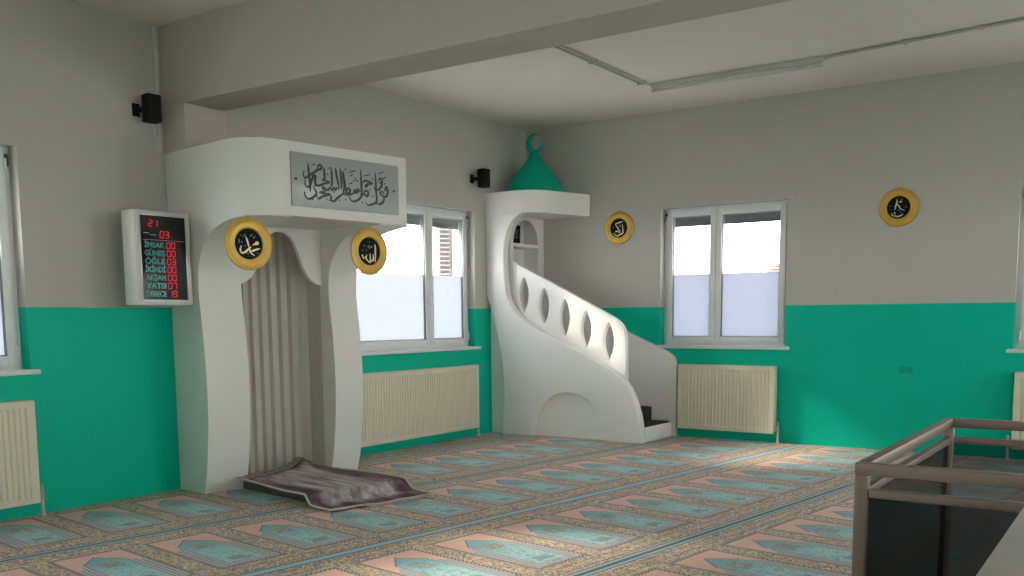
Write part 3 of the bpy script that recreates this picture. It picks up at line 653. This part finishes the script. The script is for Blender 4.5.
for x in (-1.2, -.55, .6, 1.5):
    bm = BM(); box(bm, (x - .012, -.042, -.026), (x + .012, .042, 0), .003); obj('clip', bm, M['conduit'], tc)
bm = BM(); tube(bm, [(1.56, -.022, -.012), (1.60, -.03, -.012), (1.63, -.05, -.014)], .006, 8); obj('cable_end', bm, M['conduit'], tc)
t2 = thing('ceiling_conduit', 'single grey conduit running from the ceiling light to the right edge', 'conduit', (-1.2, -3.78, HC))
d = Vector((-.185, -1.48, 0)).normalized()
bm = BM(); tube(bm, [Vector((.03, .04, -.02)), Vector((0, 0, -.013)) + d * .06, Vector((0, 0, -.013)) + d * 6.6], .013, 8); obj('pipe', bm, M['conduit'], t2)
for k in (.12, .62, 1.18, 2.0, 2.8, 3.6):
    bm = BM(); P = d * k; box(bm, (P.x - .03, P.y - .010, -.030), (P.x + .03, P.y + .010, 0), .003); obj('clip', bm, M['conduit'], t2)
bm = BM(); tube(bm, [(0, -3.163, 2.471), (-.03, -3.163, 2.468), (-.036, -3.163, 2.485)], .004, 6); box(bm, (-.008, -3.175, 2.458), (-.0005, -3.151, 2.484), .002)
tag(obj('wall_hook', bm, M['chrome']), 'tiny metal hook on the bare wall above the right window corner', 'hook')
bm = BM()
for yy in (-4.195, -4.265): box(bm, (-.006, yy - .026, .735), (-.0005, yy + .026, .80), .003)
tag(obj('blank_socket_plate', bm, M['green']), 'small blank socket plates painted green on the green wall', 'socket plate')
# ------------------------------------------------------------------ rug on its pad in front of the niche
pad = BM(); Rp = Matrix.Translation(MO) @ RZ
box(pad, (.30, -1.34, .001), (1.02, -.40, .066), .015, Rp)
tag(obj('foam_pad', pad, M['pad']), 'dark brown pad lying under the purple prayer rug', 'pad')
prof = [(.20, .082), (.24, .082), (.40, .082), (.7, .082), (1.0, .082), (1.30, .082), (1.355, .072), (1.385, .042), (1.42, .014), (1.50, .009), (1.64, .007)]
bm = BM(); uvl = bm.loops.layers.uv.new('UVMap'); NU = 26
prof2 = spline(prof, 4); grid = []
for i, (v, z) in enumerate(prof2):
    row = []; t = i / (len(prof2) - 1)
    ua = .215 - .02 * t; ub = 1.05 + .02 * t; vb0 = v
    for j in range(NU + 1):
        f = j / NU; u = ua + (ub - ua) * f
        v0 = .52 - .27 * f; v = vb0 if vb0 > 1.0 else v0 + (vb0 - .2) * (1.0 - v0) / .8
        zz = z + (.006 * (1 + math.sin(f * 9 + v * 4)) + .004 * (1 + math.sin(f * 21 - v * 7))) * (1 if v < 1.36 else .5)
        if v > 1.36: zz = max(zz, .005 + .012 * max(0, math.sin(f * 7)) ** 3)
        if vb0 < .45: zz += .055 * math.exp(-((f - .86) / .09) ** 2) * ((.45 - vb0) / .25) ** 1.3
        if v <= 1.345: zz = max(zz, .0765)
        dv = .10 * (f) * t
        row.append(bm.verts.new(tuple(Rp @ Vector((u, -(v + dv), zz)))))
    grid.append(row)
for i in range(len(grid) - 1):
    for j in range(NU):
        f = bm.faces.new((grid[i][j], grid[i][j + 1], grid[i + 1][j + 1], grid[i + 1][j]))
        for l, (a, b) in zip(f.loops, ((i, j), (i, j + 1), (i + 1, j + 1), (i + 1, j))): l[uvl].uv = (b / NU, a / (len(grid) - 1))
edgeL = [r[0].co.copy() for r in grid]; edgeR = [r[-1].co.copy() for r in grid]; edgeF = [v.co.copy() for v in grid[-1]]; edgeB = [v.co.copy() for v in grid[0]]
low = [[bm.verts.new(v.co - Vector((0, 0, .0045))) for v in r] for r in grid]
for i in range(len(low) - 1):
    for j in range(NU): bm.faces.new((low[i][j], low[i + 1][j], low[i + 1][j + 1], low[i][j + 1]))
for r, q in ((grid[0], low[0]), (grid[-1], low[-1]), ([g[0] for g in grid], [g[0] for g in low]), ([g[-1] for g in grid], [g[-1] for g in low])):
    for k in range(len(r) - 1): bm.faces.new((r[k], r[k + 1], q[k + 1], q[k]))
bmesh.ops.recalc_face_normals(bm, faces=bm.faces)
for f in bm.faces: f.smooth = True
me = bpy.data.meshes.new('prayer_rug'); bm.to_mesh(me); bm.free(); me.materials.append(M['rug'])
rg = bpy.data.objects.new('prayer_rug', me); COL.objects.link(rg)
tag(rg, 'rumpled purple grey prayer rug with cream edges in front of the niche', 'rug')
up = Vector((0, 0, .004))
bm = BM()
for e in (edgeL, edgeR): tube(bm, [p + up for p in e], .0085, 6)
tube(bm, [p + up for p in edgeF], .007, 6)
obj('edge_binding', bm, M['cord'], rg)
def fringe(edge, direction, n, length, mat, lift):
    bm = BM()
    for k in range(n):
        t = k / (n - 1) * (len(edge) - 1); i = min(int(t), len(edge) - 2); p = edge[i].lerp(edge[i + 1], t - i) + up
        dd = (direction + Vector((random.uniform(-.35, .35), random.uniform(-.35, .35), 0))).normalized() * length * random.uniform(.6, 1.1)
        e1 = p + dd; e1.z = max(.004, p.z + lift * random.uniform(.3, 1) - (p.z * .0))
        if lift <= 0: e1.z = .005
        m1 = p.lerp(e1, .5); m1.z += .006
        tube(bm, [p, m1, e1], .0032, 5)
    o = obj('fringe', bm, mat, rg); return o
vd = RZ @ Vector((0, -1, 0))
fringe(edgeF[8:], vd, 60, .05, M['cord'], 0)
fringe(edgeB, -vd, 90, .07, M['tan_fringe'], .01)
# ------------------------------------------------------------------ stair railing
rl = thing('stair_railing', 'brown metal railing with smoked panels around the stair opening', 'railing', (-6.78, -5.53, 0))
x0, x1, ya, yb = -6.78, -5.50, -5.53, -9.2; T = .034
def post(x, y):
    bm = BM(); box(bm, (x - T / 2 + 6.78, y - T / 2 + 5.53, 0), (x + T / 2 + 6.78, y + T / 2 + 5.53, .866), .003); obj('post', bm, M['rail'], rl)
for x in (x0, x1):
    for y in (ya, -7.0, -8.3): post(x, y)
def rail(a, b, z0, z1, name, t=T):
    bm = BM(); box(bm, (min(a[0], b[0]) - t / 2 + 6.78, min(a[1], b[1]) - t / 2 + 5.53, z0), (max(a[0], b[0]) + t / 2 + 6.78, max(a[1], b[1]) + t / 2 + 5.53, z1), .003); obj(name, bm, M['rail'], rl)
for a, b in (((x0, ya), (x0, yb)), ((x1, ya), (x1, yb))):
    rail(a, b, .866, .90, 'handrail'); rail((a[0], a[1] - T), b, .806, .830, 'mid_rail', .026); rail((a[0], a[1] - T), b, .05, .075, 'bottom_rail', .026)
rail((x0 + T, ya), (x1 - T, ya), .866, .90, 'handrail'); rail((x0 + T, ya), (x1 - T, ya), .806, .830, 'mid_rail', .026); rail((x0 + T, ya), (x1 - T, ya), .05, .075, 'bottom_rail', .026)
for x in (x0, x1):
    for a, b in ((ya - T / 2, -7.0 + T / 2), (-7.0 - T / 2, -8.3 + T / 2)):
        bm = BM(); box(bm, (x - .003 + 6.78, a + 5.53, .075), (x + .003 + 6.78, b + 5.53, .806)); obj('smoked_panel', bm, M['smoked'], rl)
bm = BM(); box(bm, (T / 2, -.003, .075), (x1 - x0 - T / 2, .003, .806)); obj('smoked_panel', bm, M['smoked'], rl)
for z in (.883, .818):
    bm = BM(); tube(bm, [(-.018, 0, z), (-.0205, 0, z)], .005, 8); obj('screw', bm, M['rail'], rl)
# pale ledge in front of the railing
lg = thing('wooden_ledge', 'pale grey wooden ledge at the bottom right corner before the railing', 'ledge', (-7.7, -5.958, 0))
bm = BM(); box(bm, (-.75, -.42, .862), (.80, 0, .90), .006); obj('top_board', bm, M['wood'], lg)
bm = BM(); box(bm, (-.745, -.115, .898), (.795, -.095, .902), .001); obj('groove', bm, M['groove'], lg)
bm = BM(); box(bm, (-.70, -.38, 0), (.76, -.05, .862), .004); obj('base_panel', bm, M['wood'], lg)
# ------------------------------------------------------------------ houses outside
hs = thing('tiled_roof_house', 'house outside the right window with a red tiled roof', 'house', (14, 2.10, -3))
bm = BM(); box(bm, (.3, -9.5, 0), (8, -.3, 5.2)); obj('wall', bm, M['render'], hs)
bm = BM()
for k in range(10):                                     # overlapping rows of tiles up the slope
    q0 = .4 * k; q1 = q0 + .46
    P = [(q0, 5.24 + q0 * .27), (q1, 5.24 + q1 * .27), (q1, 5.28 + q1 * .27), (q0, 5.32 + q0 * .27)]
    prism(bm, P, -9.8, 0.0, lambda p, q, h: (p, h, q))
prism(bm, [(.05, 5.22), (4, 6.30), (4, 6.33), (.05, 5.25)], -9.79, -.01, lambda p, q, h: (p, h, q))
prism(bm, [(4, 6.34), (8.4, 5.15), (8.4, 5.23), (4, 6.42)], -9.8, 0, lambda p, q, h: (p, h, q))
obj('roof', bm, M['tile'], hs, smooth=False)
bm = BM(); box(bm, (1.6, -2.4, 5.5), (2.2, -1.7, 7.0), .02); obj('chimney', bm, M['tile'], hs)
nb = thing('neighbour_building', 'brownish building seen through the narrow sash of the left window', 'building', (6.20, 5.97, -3), math.radians(-46))
bm = BM(); box(bm, (0, 0, 0), (2.2, 3, 9)); obj('wall', bm, M['render'], nb)
bm = BM()
for k in range(60): box(bm, (-.20, -.02, 3.2 + k * .09), (-.01, .03, 3.26 + k * .09))
obj('shutter', bm, M['slat'], nb)
bm = BM(); box(bm, (-.25, -.05, 0), (2.3, 3.05, .3)); obj('plinth', bm, M['render'], nb)
# ------------------------------------------------------------------ light
w = bpy.data.worlds.new('overcast_sky'); sc.world = w; w.use_nodes = True; nt = w.node_tree; nt.nodes.clear()
tcn = nt.nodes.new('ShaderNodeTexCoord'); sp = nt.nodes.new('ShaderNodeSeparateXYZ'); nt.links.new(tcn.outputs['Generated'], sp.inputs[0])
rp = nt.nodes.new('ShaderNodeValToRGB'); nt.links.new(sp.outputs[2], rp.inputs[0])
rp.color_ramp.elements[0].position = 0; rp.color_ramp.elements[0].color = (1, .965, .93, 1)
rp.color_ramp.elements[1].position = .7; rp.color_ramp.elements[1].color = (.93, .945, .98, 1)
bg = nt.nodes.new('ShaderNodeBackground'); bg.inputs[1].default_value = SKY; nt.links.new(rp.outputs[0], bg.inputs[0])
ow = nt.nodes.new('ShaderNodeOutputWorld'); nt.links.new(bg.outputs[0], ow.inputs[0])
sl = bpy.data.lights.new('low_sun', 'SUN'); sl.energy = P_SUN; sl.color = (1, .90, .74); sl.angle = math.radians(8)
so = bpy.data.objects.new('low_sun', sl); COL.objects.link(so); so.location = (-8, 12, 9)
so.rotation_euler = Vector((.42, -1, -.56)).to_track_quat('-Z', 'Y').to_euler()
def area(name, fn, a, b, inward, power, color=(1, 1, 1), d=.2, portal=False):
    L = bpy.data.lights.new(name, 'AREA'); L.shape = 'RECTANGLE'; L.size = b - a - .1; L.size_y = ZT - ZS - .1; L.energy = power; L.color = color
    if portal: L.cycles.is_portal = True
    o = bpy.data.objects.new(name, L); COL.objects.link(o); o.location = fn((a + b) / 2, d, (ZS + ZT) / 2)
    o.rotation_euler = Vector(inward).to_track_quat('-Z', 'Y').to_euler()
    return o
for a, b in OPEN_BACK[:2]: area('opening_helper_light', back, a, b, (0, -1, 0), 1, portal=True, d=.32)
for a, b in OPEN_RIGHT[:2]: area('opening_helper_light', right, a, b, (-1, 0, 0), 1, portal=True, d=.32)
for a, b in OPEN_FRONT: area('opening_helper_light', front, a, b, (0, 1, 0), P_FRONT, (1, .97, .93))  # added fill lamps in the unseen front openings
for a, b in OPEN_LEFT: area('opening_helper_light', left, a, b, (1, 0, 0), P_LEFT, (.97, .98, 1))  # added fill lamp in the unseen left opening
area('opening_helper_light', back, *OPEN_BACK[2], (0, -1, 0), P_LEFT, (.95, .98, 1)); area('opening_helper_light', right, *OPEN_RIGHT[2], (-1, 0, 0), P_FRONT, (1, .97, .93))  # two more added fill lamps, in the unseen back and right openings
# ------------------------------------------------------------------ camera
F_, CY_, PI_, RO_, YA_ = 947.849, 424.274, -6.523, -.477, -55.743
pi, r, ya_ = (math.radians(q) for q in (PI_, RO_, YA_))
fw = Vector((-math.sin(ya_) * math.cos(pi), math.cos(ya_) * math.cos(pi), math.sin(pi)))
rt = Vector((math.cos(ya_), math.sin(ya_), 0)); upv = rt.cross(fw)
r2 = rt * math.cos(r) + upv * math.sin(r); u2 = -rt * math.sin(r) + upv * math.cos(r)
cam = bpy.data.cameras.new('camera'); co = bpy.data.objects.new('camera', cam); COL.objects.link(co)
Mx = Matrix((r2, u2, -fw)).transposed().to_4x4(); Mx.translation = Vector((-9.401, -6.171, 1.3)); co.matrix_world = Mx
cam.sensor_width = 36; cam.lens = F_ / 1024 * 36; cam.shift_y = (CY_ - 288) / 1024; cam.clip_start = .05; cam.clip_end = 300
sc.camera = co
sc.view_settings.view_transform = 'Standard'; sc.view_settings.look = 'None'; sc.view_settings.gamma = 1; sc.view_settings.use_curve_mapping = False
sc.view_settings.exposure = EXPO
sc.cycles.use_denoising = True; sc.cycles.max_bounces = 10; sc.cycles.diffuse_bounces = 6; sc.cycles.transparent_max_bounces = 16
sc.cycles.sample_clamp_indirect = 6
